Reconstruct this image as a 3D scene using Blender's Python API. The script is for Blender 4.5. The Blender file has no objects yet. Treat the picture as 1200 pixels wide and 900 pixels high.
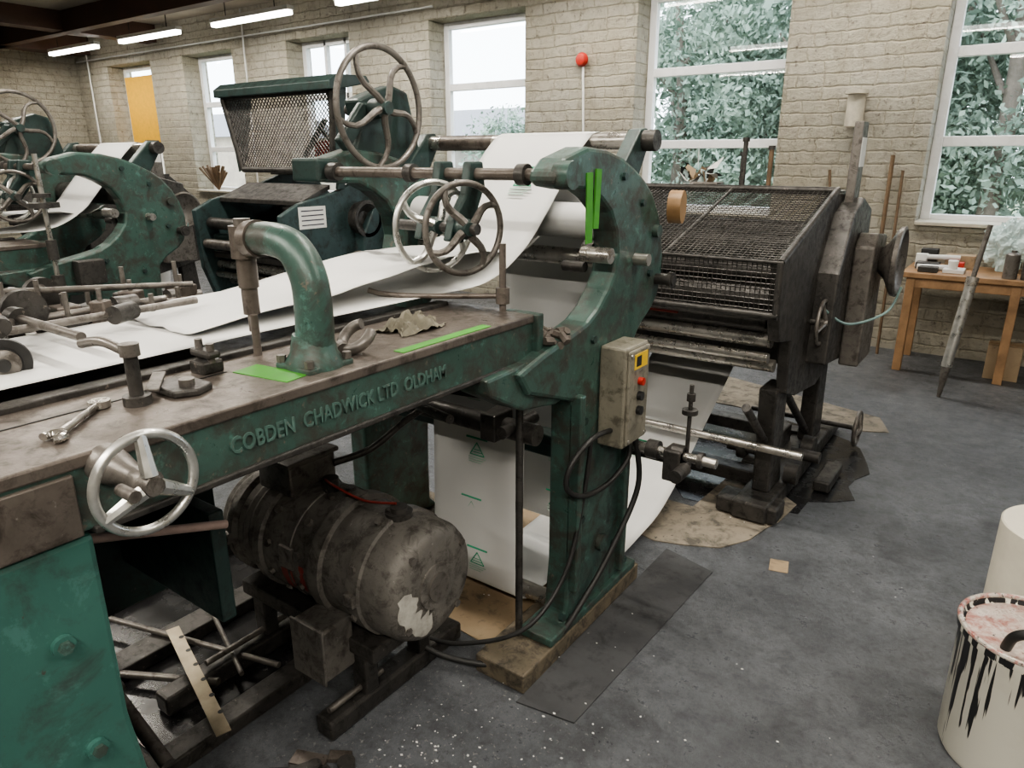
import bpy, bmesh, math, random
from mathutils import Vector, Matrix, noise
random.seed(7)
V=Vector
C=bpy.context.collection
OX=0.0
# ---------------------------------------------------------------- materials
def newmat(n):
    m=bpy.data.materials.new(n);m.use_nodes=True
    nt=m.node_tree;b=nt.nodes['Principled BSDF'];return m,nt,b
def nd(nt,t,**k):
    n=nt.nodes.new(t)
    for a,v in k.items(): setattr(n,a,v)
    return n
def noise_n(nt,vec,scale,detail=6,rough=.6,dist=0):
    n=nd(nt,'ShaderNodeTexNoise');n.inputs['Scale'].default_value=scale;n.inputs['Detail'].default_value=detail
    n.inputs['Roughness'].default_value=rough;n.inputs['Distortion'].default_value=dist
    nt.links.new(vec,n.inputs['Vector']);return n.outputs['Fac']
def ramp(nt,fac,stops):
    r=nd(nt,'ShaderNodeValToRGB');e=r.color_ramp.elements
    while len(e)<len(stops): e.new(.5)
    for i,(p,c) in enumerate(stops):
        e[i].position=p;e[i].color=(*c,1) if len(c)==3 else c
    nt.links.new(fac,r.inputs[0]);return r.outputs[0]
def g(v): return (v,v,v)
def mixc(nt,fac,a,b,bt='MIX'):
    m=nd(nt,'ShaderNodeMix',data_type='RGBA',blend_type=bt)
    if isinstance(fac,(int,float)): m.inputs[0].default_value=fac
    else: nt.links.new(fac,m.inputs[0])
    for i,x in ((6,a),(7,b)):
        if isinstance(x,tuple): m.inputs[i].default_value=(*x,1)
        else: nt.links.new(x,m.inputs[i])
    return m.outputs[2]
def bump(nt,b,h,st=.3,dist=.01):
    n=nd(nt,'ShaderNodeBump');n.inputs['Strength'].default_value=st;n.inputs['Distance'].default_value=dist
    nt.links.new(h,n.inputs['Height']);nt.links.new(n.outputs[0],b.inputs['Normal'])
def worn(name,base,alt,grime,chip,sc=6,metal=.0,rough=.45,gpos=.55,cpos=.66,bs=.25,pale=None):
    m,nt,b=newmat(name)
    tc=nd(nt,'ShaderNodeTexCoord').outputs['Object']
    n1=noise_n(nt,tc,sc,8,.65); n2=noise_n(nt,tc,sc*2.7,10,.72,.4); n3=noise_n(nt,tc,sc*7,8,.7)
    c=mixc(nt,ramp(nt,n1,[(.35,g(0)),(.65,g(1))]),base,alt)
    if pale:
        n4=noise_n(nt,tc,sc*4.3,9,.75,.3)
        c=mixc(nt,ramp(nt,n4,[(.57,g(0)),(.63,g(.75))]),c,pale)
    c=mixc(nt,ramp(nt,n2,[(gpos-.05,g(0)),(gpos+.1,g(.85))]),c,grime)
    ch=ramp(nt,n3,[(cpos-.02,g(0)),(cpos+.02,g(1))])
    c=mixc(nt,ch,c,chip)
    nt.links.new(c,b.inputs['Base Color'])
    b.inputs['Metallic'].default_value=metal
    r=ramp(nt,n2,[(.3,g(max(.08,rough-.12))),(.7,g(min(1,rough+.2)))])
    nt.links.new(r,b.inputs['Roughness'])
    bump(nt,b,n3,bs,.004)
    return m
def plain(name,col,rough=.5,metal=0,var=.25,sc=12,bs=.1):
    m,nt,b=newmat(name)
    tc=nd(nt,'ShaderNodeTexCoord').outputs['Object']
    n=noise_n(nt,tc,sc,6,.65)
    d=tuple(x*(1-var) for x in col);l=tuple(min(1,x*(1+var)) for x in col)
    nt.links.new(ramp(nt,n,[(.3,d),(.7,l)]),b.inputs['Base Color'])
    b.inputs['Metallic'].default_value=metal
    nt.links.new(ramp(nt,n,[(.3,g(max(.05,rough-.1))),(.7,g(min(1,rough+.1)))]),b.inputs['Roughness'])
    if bs: bump(nt,b,n,bs,.003)
    return m
GREEN=worn('worn_green_paint',(.042,.080,.068),(.058,.11,.094),(.048,.044,.038),(.13,.115,.095),5,.12,.36,.50,.64,.3,(.09,.195,.17))
GREEN2=worn('smooth_teal_paint',(.036,.105,.088),(.046,.126,.106),(.036,.056,.05),(.065,.055,.045),3,0,.38,.57,.67,.15,(.065,.165,.145))
LETTER=worn('raised_letter_paint',(.07,.13,.112),(.095,.165,.145),(.055,.07,.062),(.18,.17,.15),9,.1,.4,.56,.62)
DKGREEN=worn('dark_green_paint',(.02,.038,.035),(.03,.056,.052),(.018,.019,.018),(.09,.08,.07),6,.1,.4,.55,.67)
BGREEN=worn('blue_grey_green_paint',(.03,.055,.056),(.042,.072,.074),(.02,.022,.022),(.10,.09,.08),6,.1,.4,.55,.67)
DARK=worn('oily_dark_iron',(.048,.046,.044),(.085,.08,.075),(.018,.017,.016),(.18,.16,.14),9,.45,.4,.55,.65)
IRON=worn('worn_grey_iron',(.13,.12,.11),(.2,.185,.17),(.05,.043,.036),(.3,.28,.26),9,.5,.38,.55,.67)
STEEL=plain('machined_steel',(.46,.44,.41),.3,.85,.25,20,.05)
SILVER=plain('polished_aluminium',(.55,.55,.53),.32,.85,.2,25,.05)
BROWNST=worn('brown_stained_steel',(.11,.094,.082),(.18,.157,.14),(.05,.042,.036),(.26,.24,.22),7,.45,.36,.55,.66)
MOTOR=worn('motor_grey_paint',(.115,.108,.1),(.17,.16,.146),(.045,.04,.035),(.25,.24,.22),8,.15,.5,.53,.66,.5)
CONC=plain('chalky_residue',(.34,.33,.30),.8,0,.4,18,.5)
BLACK=plain('black_rubber',(.02,.02,.02),.5,0,.3,20)
OIL=plain('black_ink_stain',(.018,.018,.019),.25,0,.3,9)
RED=plain('red_paint',(.42,.03,.02),.45)
MRED=plain('faded_red_paint',(.22,.03,.022),.5)
WOOD=plain('oak_wood',(.3,.18,.095),.5,0,.35,8)
DKWOOD=plain('dark_wood',(.13,.085,.05),.6,0,.35,8)
DIRTYWOOD=worn('dirty_timber',(.10,.085,.06),(.155,.127,.09),(.035,.032,.028),(.26,.23,.18),8,0,.7,.52,.68)
GTAPE=plain('green_tape',(.06,.26,.03),.55,0,.2,30)
YEL=plain('yellow_label',(.75,.5,.04),.5,0,.1)
WHITE=plain('white_enamel',(.75,.75,.73),.4,0,.06)
UPVC=plain('white_upvc',(.8,.81,.82),.3,0,.03,5,0)
BUFF=plain('brown_tape',(.27,.165,.08),.5)
PINKBAR=plain('pale_copper_bar',(.34,.25,.22),.5,.1)
CARD=worn('dirty_cardboard',(.2,.175,.14),(.28,.245,.195),(.07,.066,.058),(.045,.045,.043),4,0,.8,.53,.65)
CARDCL=worn('cardboard',(.30,.22,.14),(.34,.26,.17),(.12,.1,.075),(.06,.055,.05),4,0,.75,.58,.7)
MAT=worn('dark_mat_board',(.05,.051,.055),(.085,.087,.092),(.03,.03,.032),(.3,.3,.28),4,0,.45,.56,.72)
CLOTH=plain('grey_cloth',(.14,.13,.1),.9,0,.4,30,.3)
SIGNT=plain('print_ink',(.08,.08,.1),.6,0,.1)
PLASTIC=plain('clear_polythene',(.55,.68,.68),.2,0,.1)
SLATE=plain('slate',(.16,.16,.17),.6,0)
SILLM=plain('painted_sill',(.45,.42,.35),.6,0,.2)
BOXG=worn('control_box_grey',(.17,.16,.13),(.24,.225,.18),(.08,.072,.055),(.33,.31,.27),9,.1,.45,.56,.68)
def papermat():
    m,nt,b=newmat('printing_paper')
    tc=nd(nt,'ShaderNodeTexCoord').outputs['Object']
    n=noise_n(nt,tc,2.5,3,.5)
    nt.links.new(ramp(nt,n,[(.3,(.56,.565,.56)),(.7,(.65,.65,.64))]),b.inputs['Base Color'])
    b.inputs['Roughness'].default_value=.55
    return m
PAPER=papermat()
INKG=plain('green_print_ink',(.02,.3,.16),.6,0,.1)
INKL=plain('pale_green_print_ink',(.36,.5,.43),.6,0,.1)
def brick(name,c1,c2,warm):
    m,nt,b=newmat(name)
    tc=nd(nt,'ShaderNodeTexCoord').outputs['Object']
    sp=nd(nt,'ShaderNodeSeparateXYZ');nt.links.new(tc,sp.inputs[0])
    ad=nd(nt,'ShaderNodeMath',operation='ADD');nt.links.new(sp.outputs[0],ad.inputs[0]);nt.links.new(sp.outputs[1],ad.inputs[1])
    cb=nd(nt,'ShaderNodeCombineXYZ');nt.links.new(ad.outputs[0],cb.inputs[0]);nt.links.new(sp.outputs[2],cb.inputs[1])
    nz=nd(nt,'ShaderNodeTexNoise');nz.inputs['Scale'].default_value=7;nz.inputs['Detail'].default_value=8;nz.inputs['Roughness'].default_value=.7;nt.links.new(cb.outputs[0],nz.inputs['Vector'])
    wm=nd(nt,'ShaderNodeVectorMath',operation='MULTIPLY_ADD');wm.inputs[1].default_value=(.11,.06,0)
    nt.links.new(nz.outputs['Color'],wm.inputs[0]);nt.links.new(cb.outputs[0],wm.inputs[2])
    br=nd(nt,'ShaderNodeTexBrick');nt.links.new(wm.outputs[0],br.inputs['Vector'])
    br.offset_frequency=2;br.squash=.7;br.squash_frequency=3
    br.inputs['Scale'].default_value=1;br.inputs['Brick Width'].default_value=.30;br.inputs['Row Height'].default_value=.105
    br.inputs['Mortar Size'].default_value=.012;br.inputs['Mortar Smooth'].default_value=1
    br.inputs['Color1'].default_value=(*c1,1);br.inputs['Color2'].default_value=(*c2,1)
    br.inputs['Mortar'].default_value=(c1[0]*.82,c1[1]*.79,c1[2]*.73,1)
    n1=noise_n(nt,tc,13,12,.8);n2=noise_n(nt,tc,.9,5,.6);n3=noise_n(nt,tc,40,8,.8);n4=noise_n(nt,tc,6,12,.8,.5)
    c=mixc(nt,ramp(nt,n2,[(.38,g(0)),(.7,g(.65))]),br.outputs['Color'],warm)
    c=mixc(nt,ramp(nt,n4,[(.49,g(0)),(.66,g(.6))]),c,(c1[0]*.5,c1[1]*.46,c1[2]*.39))
    c=mixc(nt,ramp(nt,n1,[(.55,g(0)),(.64,g(.8))]),c,(.16,.125,.085))
    c=mixc(nt,ramp(nt,n3,[(.60,g(0)),(.68,g(.7))]),c,(.11,.095,.07))
    nt.links.new(c,b.inputs['Base Color']);b.inputs['Roughness'].default_value=.6
    h=nd(nt,'ShaderNodeMath',operation='MULTIPLY_ADD');h.inputs[1].default_value=-.5
    nt.links.new(br.outputs['Fac'],h.inputs[0])
    h2=nd(nt,'ShaderNodeMath',operation='MULTIPLY_ADD');h2.inputs[1].default_value=1.7;nt.links.new(n4,h2.inputs[0]);nt.links.new(n1,h2.inputs[2])
    nt.links.new(h2.outputs[0],h.inputs[2])
    bump(nt,b,h.outputs[0],1.0,.06)
    return m
BRICK=brick('whitewashed_stone_brick',(.72,.69,.60),(.64,.61,.515),(.58,.52,.39))
def floormat():
    m,nt,b=newmat('grey_asphalt_floor')
    tc=nd(nt,'ShaderNodeTexCoord').outputs['Object']
    n1=noise_n(nt,tc,1.3,8,.62);n2=noise_n(nt,tc,9,12,.8);n3=noise_n(nt,tc,55,6,.75);n4=noise_n(nt,tc,2.2,6,.65,.5);n5=noise_n(nt,tc,30,8,.8)
    c=mixc(nt,ramp(nt,n1,[(.35,g(0)),(.65,g(1))]),(.095,.102,.112),(.155,.165,.18))
    c=mixc(nt,ramp(nt,n2,[(.43,g(0)),(.62,g(.7))]),c,(.058,.062,.069))
    c=mixc(nt,ramp(nt,n5,[(.5,g(0)),(.62,g(.55))]),c,(.045,.047,.052))
    c=mixc(nt,ramp(nt,n4,[(.54,g(0)),(.68,g(.7))]),c,(.035,.036,.04))
    dv=nd(nt,'ShaderNodeVectorMath',operation='DISTANCE');nt.links.new(tc,dv.inputs[0]);dv.inputs[1].default_value=(-1.2,1.15,0)
    mr=nd(nt,'ShaderNodeMapRange');mr.inputs[1].default_value=.25;mr.inputs[2].default_value=1.0;mr.inputs[3].default_value=.06;mr.inputs[4].default_value=0;nt.links.new(dv.outputs['Value'],mr.inputs[0])
    ad=nd(nt,'ShaderNodeMath',operation='ADD');nt.links.new(n3,ad.inputs[0]);nt.links.new(mr.outputs[0],ad.inputs[1])
    sp=nd(nt,'ShaderNodeMath',operation='MULTIPLY')
    nt.links.new(ramp(nt,ad.outputs[0],[(.65,g(0)),(.69,g(.8))]),sp.inputs[0]);nt.links.new(ramp(nt,n4,[(.36,g(.25)),(.52,g(1))]),sp.inputs[1])
    c=mixc(nt,sp.outputs[0],c,(.34,.34,.32))
    nt.links.new(c,b.inputs['Base Color'])
    nt.links.new(ramp(nt,n2,[(.35,g(.2)),(.62,g(.55))]),b.inputs['Roughness'])
    bump(nt,b,n5,1.0,.008)
    return m
FLOOR=floormat()
CEIL=plain('whitewashed_ceiling',(.42,.37,.30),.8,0,.15,2)
BEAM=plain('brown_painted_beam',(.10,.055,.04),.6,0,.3,4)
# ---------------------------------------------------------------- helpers
def G(name,loc=(0,0,0)):
    e=bpy.data.objects.new(name,None);e.empty_display_size=.1;C.objects.link(e)
    e.location=(loc[0]+OX,loc[1],loc[2]);return e
def mk(par,name,verts,faces,mat,smooth=False,bev=0,seg=2):
    me=bpy.data.meshes.new(name)
    me.from_pydata([(v[0]+OX,v[1],v[2]) for v in verts],[],faces);me.update()
    bm=bmesh.new();bm.from_mesh(me);bmesh.ops.recalc_face_normals(bm,faces=bm.faces);bm.to_mesh(me);bm.free()
    ob=bpy.data.objects.new(name,me);C.objects.link(ob);me.materials.append(mat)
    if smooth:
        for p in me.polygons: p.use_smooth=True
        try:
            me.set_sharp_from_angle(angle=math.radians(40))
        except Exception: pass
    if bev:
        b=ob.modifiers.new('b','BEVEL');b.width=bev;b.segments=seg;b.limit_method='ANGLE';b.angle_limit=math.radians(40)
    if par:
        ob.parent=par;ob.matrix_parent_inverse=Matrix.Translation(-par.location)
    return ob
def boxv(x,y,z):
    v=[(i,j,k) for i in x for j in y for k in z]
    f=[(0,1,3,2),(4,6,7,5),(0,4,5,1),(2,3,7,6),(0,2,6,4),(1,5,7,3)]
    return v,f
def box(par,name,x,y,z,mat,bev=.004,rot=None):
    v,f=boxv(x,y,z)
    if rot:
        c=V(((x[0]+x[1])/2,(y[0]+y[1])/2,(z[0]+z[1])/2));R=Matrix.Rotation(math.radians(rot[1]),3,rot[0])
        v=[tuple(R@(V(p)-c)+c) for p in v]
    return mk(par,name,v,f,mat,False,bev)
def multi(par,name,boxes,mat,bev=0):
    vs=[];fs=[]
    for b in boxes:
        v,f=boxv(*b);o=len(vs);vs+=v;fs+=[tuple(i+o for i in q) for q in f]
    return mk(par,name,vs,fs,mat,False,bev)
def frame(d):
    d=d.normalized();u=d.cross(V((0,0,1)))
    if u.length<.01: u=d.cross(V((0,1,0)))
    u.normalize();return u,d.cross(u).normalized()
def cylv(a,b,r,r2=None,seg=24):
    a=V(a);b=V(b);r2=r if r2 is None else r2
    u,w=frame(b-a);v=[]
    for c,rr in ((a,r),(b,r2)):
        for i in range(seg):
            t=2*math.pi*i/seg;v.append(tuple(c+u*math.cos(t)*rr+w*math.sin(t)*rr))
    f=[(i,(i+1)%seg,seg+(i+1)%seg,seg+i) for i in range(seg)]+[tuple(range(seg)),tuple(range(seg,2*seg))]
    return v,f
def cyl(par,name,a,b,r,mat,r2=None,seg=28,bev=0):
    v,f=cylv(a,b,r,r2,seg);return mk(par,name,v,f,mat,True,bev)
def cyls(par,name,lst,mat,seg=16):
    vs=[];fs=[]
    for q in lst:
        v,f=cylv(*q,seg=seg) if len(q)<5 else cylv(*q);o=len(vs);vs+=v;fs+=[tuple(i+o for i in x) for x in f]
    return mk(par,name,vs,fs,mat,True)
def lathe(par,name,o,axis,prof,mat,seg=40):
    o=V(o);ax=V(axis).normalized();u,w=frame(ax);vs=[];fs=[]
    for (d,r) in prof:
        for i in range(seg):
            t=2*math.pi*i/seg;vs.append(tuple(o+ax*d+u*math.cos(t)*r+w*math.sin(t)*r))
    for k in range(len(prof)-1):
        for i in range(seg): fs.append((k*seg+i,k*seg+(i+1)%seg,(k+1)*seg+(i+1)%seg,(k+1)*seg+i))
    fs.append(tuple(range(seg)));fs.append(tuple(range((len(prof)-1)*seg,len(prof)*seg)))
    return mk(par,name,vs,fs,mat,True)
def smoothpts(p,n=8,closed=False):
    p=[V(x) for x in p];out=[]
    N=len(p)
    rng=range(N if closed else N-1)
    for i in rng:
        if closed: a,b,c,d=p[i-1],p[i],p[(i+1)%N],p[(i+2)%N]
        else: a,b,c,d=p[max(i-1,0)],p[i],p[i+1],p[min(i+2,N-1)]
        for k in range(n):
            t=k/n
            out.append(.5*((2*b)+(c-a)*t+(2*a-5*b+4*c-d)*t*t+(3*b-a-3*c+d)*t**3))
    if not closed: out.append(p[-1])
    return out
def tubev(pts,r,seg=10,closed=False,radii=None):
    N=len(pts);vs=[];fs=[];u=None
    for i,p in enumerate(pts):
        if closed: d=pts[(i+1)%N]-pts[i-1]
        else: d=pts[min(i+1,N-1)]-pts[max(i-1,0)]
        d.normalize()
        if u is None: u,_=frame(d)
        u=(u-d*u.dot(d)).normalized();w=d.cross(u)
        rr=radii[i] if radii else r
        for k in range(seg):
            t=2*math.pi*k/seg;vs.append(tuple(p+u*math.cos(t)*rr+w*math.sin(t)*rr))
    for i in range(N if closed else N-1):
        j=(i+1)%N
        for k in range(seg): fs.append((i*seg+k,i*seg+(k+1)%seg,j*seg+(k+1)%seg,j*seg+k))
    if not closed: fs+= [tuple(range(seg)),tuple(range((N-1)*seg,N*seg))]
    return vs,fs
def tube(par,name,pts,r,mat,n=8,seg=10,closed=False,r2=None):
    sp=smoothpts(pts,n,closed) if n>1 else [V(x) for x in pts]
    rad=None
    if r2 is not None: rad=[r+(r2-r)*i/(len(sp)-1) for i in range(len(sp))]
    v,f=tubev(sp,r,seg,closed,rad);return mk(par,name,v,f,mat,True)
def prism(par,name,prof,axis,a0,a1,mat,bev=.005,sm=0):
    n=len(prof)
    def m(a,q):
        return {'x':(a,q[0],q[1]),'y':(q[0],a,q[1]),'z':(q[0],q[1],a)}[axis]
    v=[m(a0,q) for q in prof]+[m(a1,q) for q in prof]
    f=[tuple(range(n)),tuple(range(n,2*n))]+[(i,(i+1)%n,n+(i+1)%n,n+i) for i in range(n)]
    return mk(par,name,v,f,mat,False,bev)
def wheel(par,name,c,axis,R,rr,ns,mat,hubr=.03,hubl=.06,sp=.01,curve=.0,hubmat=None,ph=0.3):
    c=V(c);ax=V(axis).normalized();u,w=frame(ax)
    vs,fs=tubev([c+u*math.cos(t)*R+w*math.sin(t)*R for t in [2*math.pi*i/56 for i in range(56)]],rr,12,True)
    for k in range(ns):
        t=2*math.pi*k/ns+ph
        pts=[]
        for j in range(7):
            q=j/6;rad=hubr*.6+(R-hubr*.6)*q;tt=t+curve*math.sin(q*math.pi)
            pts.append(c+(u*math.cos(tt)+w*math.sin(tt))*rad+ax*(hubl*.25*(1-q)))
        v,f=tubev(pts,sp,8,False,[sp*(1.5-.5*j/6) for j in range(7)]);o=len(vs);vs+=v;fs+=[tuple(i+o for i in x) for x in f]
    mk(par,name+'_rim_spokes',vs,fs,mat,True)
    lathe(par,name+'_hub',c-ax*hubl/2,ax,[(0,hubr*.8),(hubl*.15,hubr),(hubl*.7,hubr),(hubl*.8,hubr*.7),(hubl,hubr*.65)],hubmat or mat,24)
def bolts(par,name,pts,axis,r,h,mat,seg=6):
    ax=V(axis);L=[]
    for p in pts: L.append((V(p),V(p)+ax*h,r,None,seg))
    return cyls(par,name,L,mat)
def meshpanel(par,name,P,nu,nv,t,mat,diag=False):
    a,b,c,d=[V(x) for x in P]
    def q(u,v): return (a*(1-u)+b*u)*(1-v)+(d*(1-u)+c*u)*v
    L=[]
    if not diag:
        for i in range(nu+1): L.append((q(i/nu,0),q(i/nu,1),t,None,4))
        for j in range(nv+1): L.append((q(0,j/nv),q(1,j/nv),t,None,4))
    else:
        for s in (1,-1):
            for k in range(-nv,nu+nv+1):
                lo=(0-k)/(s*nv);hi=(nu-k)/(s*nv)
                if lo>hi: lo,hi=hi,lo
                v0=max(0,lo);v1=min(1,hi)
                if v1-v0>1e-3: L.append((q((k+s*v0*nv)/nu,v0),q((k+s*v1*nv)/nu,v1),t,None,4))
    return cyls(par,name,L,mat)
def sheet(par,name,path,x0,x1,mat,dx=None,n=6,wob=0):
    pts=smoothpts([(0,p[0],p[1]) for p in path],n)
    N=len(pts);vs=[];fs=[];M=12
    for i,p in enumerate(pts):
        o=dx(i/(N-1)) if dx else 0
        for k in range(M+1):
            w=wob*noise.noise(V((k*.45,p.y*3.5,3)))
            vs.append((x0+(x1-x0)*k/M+o,p.y,p.z+abs(w)))
    for i in range(N-1):
        for k in range(M): fs.append((i*(M+1)+k,i*(M+1)+k+1,(i+1)*(M+1)+k+1,(i+1)*(M+1)+k))
    ob=mk(par,name,vs,fs,mat,True)
    so=ob.modifiers.new('s','SOLIDIFY');so.thickness=.0008
    return ob
def text(par,name,body,size,loc,rot,ext,mat,sx=1):
    cu=bpy.data.curves.new(name,'FONT');cu.body=body;cu.size=size;cu.extrude=ext;cu.resolution_u=3;cu.offset=.0006
    ob=bpy.data.objects.new(name,cu);C.objects.link(ob);ob.location=(loc[0]+OX,loc[1],loc[2]);ob.rotation_euler=rot;ob.scale=(sx,1,1)
    cu.materials.append(mat)
    if par: ob.parent=par;ob.matrix_parent_inverse=Matrix.Translation(-par.location)
    return ob
RX=(math.pi/2,0,math.pi/2)
# ---------------------------------------------------------------- camera
cam=bpy.data.cameras.new('camera');co=bpy.data.objects.new('camera',cam);C.objects.link(co)
cam.sensor_width=36;cam.lens=36*832/1200;cam.clip_start=.05
pitch=math.atan(265/832)
co.location=(0,0,1.6);co.rotation_euler=(math.pi/2-pitch,0,math.radians(35.6))
bpy.context.scene.camera=co
# ---------------------------------------------------------------- room
WY=6.85;LX=-14.7;RXX=4.2;FY=-4.5;H=3.62
ops=[(-13.6,-12.2),(-11.25,-9.95),(-8.7,-7.45),(-6.1,-4.73),(-3.42,-1.98),(-.79,.64),(1.85,3.2)]
SZ,TZ=1.07,3.12
FL=box(None,'floor',(LX-.4,RXX+.4),(FY-.4,WY+.4),(-.1,0),FLOOR,0)
box(None,'ceiling',(LX-.4,RXX+.4),(FY-.4,WY+.4),(H,H+.1),CEIL,0)
bl=[];px=LX-.4
for a,b in ops:
    bl.append(((px,a),(WY,WY+.42),(0,H)));bl.append(((a,b),(WY,WY+.42),(0,SZ)));bl.append(((a,b),(WY,WY+.42),(TZ,H)));px=b
bl.append(((px,RXX+.4),(WY,WY+.42),(0,H)))
multi(None,'wall_back',bl,BRICK)
box(None,'wall_left',(LX-.4,LX),(FY,WY),(0,H),BRICK,0)
box(None,'wall_right',(RXX,RXX+.4),(FY,WY),(0,H),BRICK,0)
box(None,'wall_front',(LX,RXX),(FY-.4,FY),(0,H),BRICK,0)
gm,nt,b=newmat('window_glass')
nt.nodes.remove(b);tr=nd(nt,'ShaderNodeBsdfTransparent');gl=nd(nt,'ShaderNodeBsdfGlossy');gl.inputs['Roughness'].default_value=.02
lw=nd(nt,'ShaderNodeLayerWeight');pw=nd(nt,'ShaderNodeMath',operation='POWER');pw.inputs[1].default_value=4;nt.links.new(lw.outputs['Facing'],pw.inputs[0])
ma=nd(nt,'ShaderNodeMath',operation='MULTIPLY_ADD');ma.inputs[1].default_value=.6;ma.inputs[2].default_value=.05;nt.links.new(pw.outputs[0],ma.inputs[0])
mx=nd(nt,'ShaderNodeMixShader');nt.links.new(ma.outputs[0],mx.inputs[0]);nt.links.new(tr.outputs[0],mx.inputs[1]);nt.links.new(gl.outputs[0],mx.inputs[2])
nt.links.new(mx.outputs[0],[n for n in nt.nodes if n.type=='OUTPUT_MATERIAL'][0].inputs[0]);GLASS=gm
for i,(a,b) in enumerate(ops):
    w=G('window_%d'%(i+1),((a+b)/2,WY+.3,SZ))
    y0,y1=WY+.27,WY+.34;t=.075
    fb=[((a,a+t),(y0,y1),(SZ,TZ)),((b-t,b),(y0,y1),(SZ,TZ)),((a+t,b-t),(y0,y1),(SZ,SZ+t)),((a+t,b-t),(y0,y1),(TZ-t,TZ)),
        ((a+t,b-t),(y0,y1),(2.37,2.45)),((a+t,b-t),(y0,y1),(1.69,1.77))]
    if i in (2,): fb.append(((a+.45,a+.5),(y0,y1),(SZ,TZ)));fb.append(((a+.85,a+.9),(y0,y1),(SZ,TZ)))
    multi(w,'frame',fb,UPVC,.006)
    mk(w,'glass',[(a+t,y0+.033,SZ+t),(b-t,y0+.033,SZ+t),(b-t,y0+.033,TZ-t),(a+t,y0+.033,TZ-t)],[(0,1,2,3)],GLASS)
    box(w,'sill',(a,b),(WY-.04,y0),(SZ,SZ+.03),SILLM,.005)
    if i==0: box(w,'yellow_blind',(a+t,b-t),(y0-.03,y0-.02),(1.75,2.95),plain('yellow_blind_cloth',(.75,.42,.04),.8,0,.1),0)
    la=bpy.data.lights.new('portal','AREA');la.shape='RECTANGLE';la.size=b-a;la.size_y=TZ-SZ;la.cycles.is_portal=True
    lo=bpy.data.objects.new('daylight_portal_%d'%(i+1),la);C.objects.link(lo);lo.location=((a+b)/2,WY+.42,(SZ+TZ)/2);lo.rotation_euler=(-math.pi/2,0,0)
box(None,'trim_1',(LX,RXX),(5.45,5.60),(3.34,H),BEAM,0)
box(None,'trim_2',(-14.5,-14.1),(FY,WY),(3.34,H),BEAM,0)
box(None,'trim_3',(-12.2,-11.9),(FY,WY),(3.36,H),BEAM,0)
box(None,'trim_4',(-6.0,-5.75),(FY,WY),(3.45,H),BEAM,0)
em,nt,b=newmat('fluorescent_tube');b.inputs['Base Color'].default_value=(1,1,1,1);b.inputs['Emission Color'].default_value=(1,.97,.9,1);b.inputs['Emission Strength'].default_value=9
def strip(x,y,z,L=1.6,e=55):
    s=G('strip_light',(x,y,z))
    box(s,'housing',(x-L/2,x+L/2),(y-.05,y+.05),(z,z+.05),WHITE,.004)
    box(s,'diffuser',(x-L/2+.02,x+L/2-.02),(y-.045,y+.045),(z-.05,z),em,.01)
    cyls(s,'hangers',[((x-.5,y,z+.06),(x-.5,y,H),.006),((x+.5,y,z+.06),(x+.5,y,H),.006)],DARK)
    la=bpy.data.lights.new('strip','AREA');la.shape='RECTANGLE';la.size=L;la.size_y=.12;la.energy=e;la.color=(1,.93,.82)
    lo=bpy.data.objects.new('tube_light',la);C.objects.link(lo);lo.location=(x,y,z-.06);lo.parent=s;lo.matrix_parent_inverse=Matrix.Translation(-s.location)
for x in (-13.1,-10.8,-8.4,-6.0,-3.6,-1.2): strip(x,6.1,3.28,e=34)
for x in (-6.5,-3.6,-1.0,1.6): strip(x,2.2,3.28,e=48)  # overhead row kept out of view, added to light the room
for x in (-5.0,-2.5,0,2.4): strip(x,-1.2,3.28,e=85)  # second unseen row, also added for room lighting
cd=G('wall_conduit',(-13,6.8,3));cyls(cd,'pipes',[((-14.2,6.82,1.8),(-14.2,6.82,3.6),.015),((-9.6,6.82,1.2),(-9.6,6.82,3.6),.012),((-14.6,6.82,3.25),(-6,6.82,3.25),.012)],WHITE)
fb_=G('fire_alarm_bell',(-4.0,6.8,2.55))
lathe(fb_,'bell',(-4.0,6.845,2.55),(0,-1,0),[(0,.045),(.02,.045),(.03,.066),(.05,.068),(.08,.05),(.09,.02)],RED)
cyl(fb_,'cable_conduit',(-4.0,6.83,2.5),(-3.97,6.83,1.75),.012,WHITE)
vp=G('wall_vent_pipe',(-1.35,6.7,2));cyl(vp,'pipe',(-1.35,6.77,1.85),(-1.35,6.77,2.13),.07,SILLM);cyl(vp,'flange',(-1.35,6.755,2.1),(-1.35,6.755,2.13),.088,SILLM)
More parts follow.
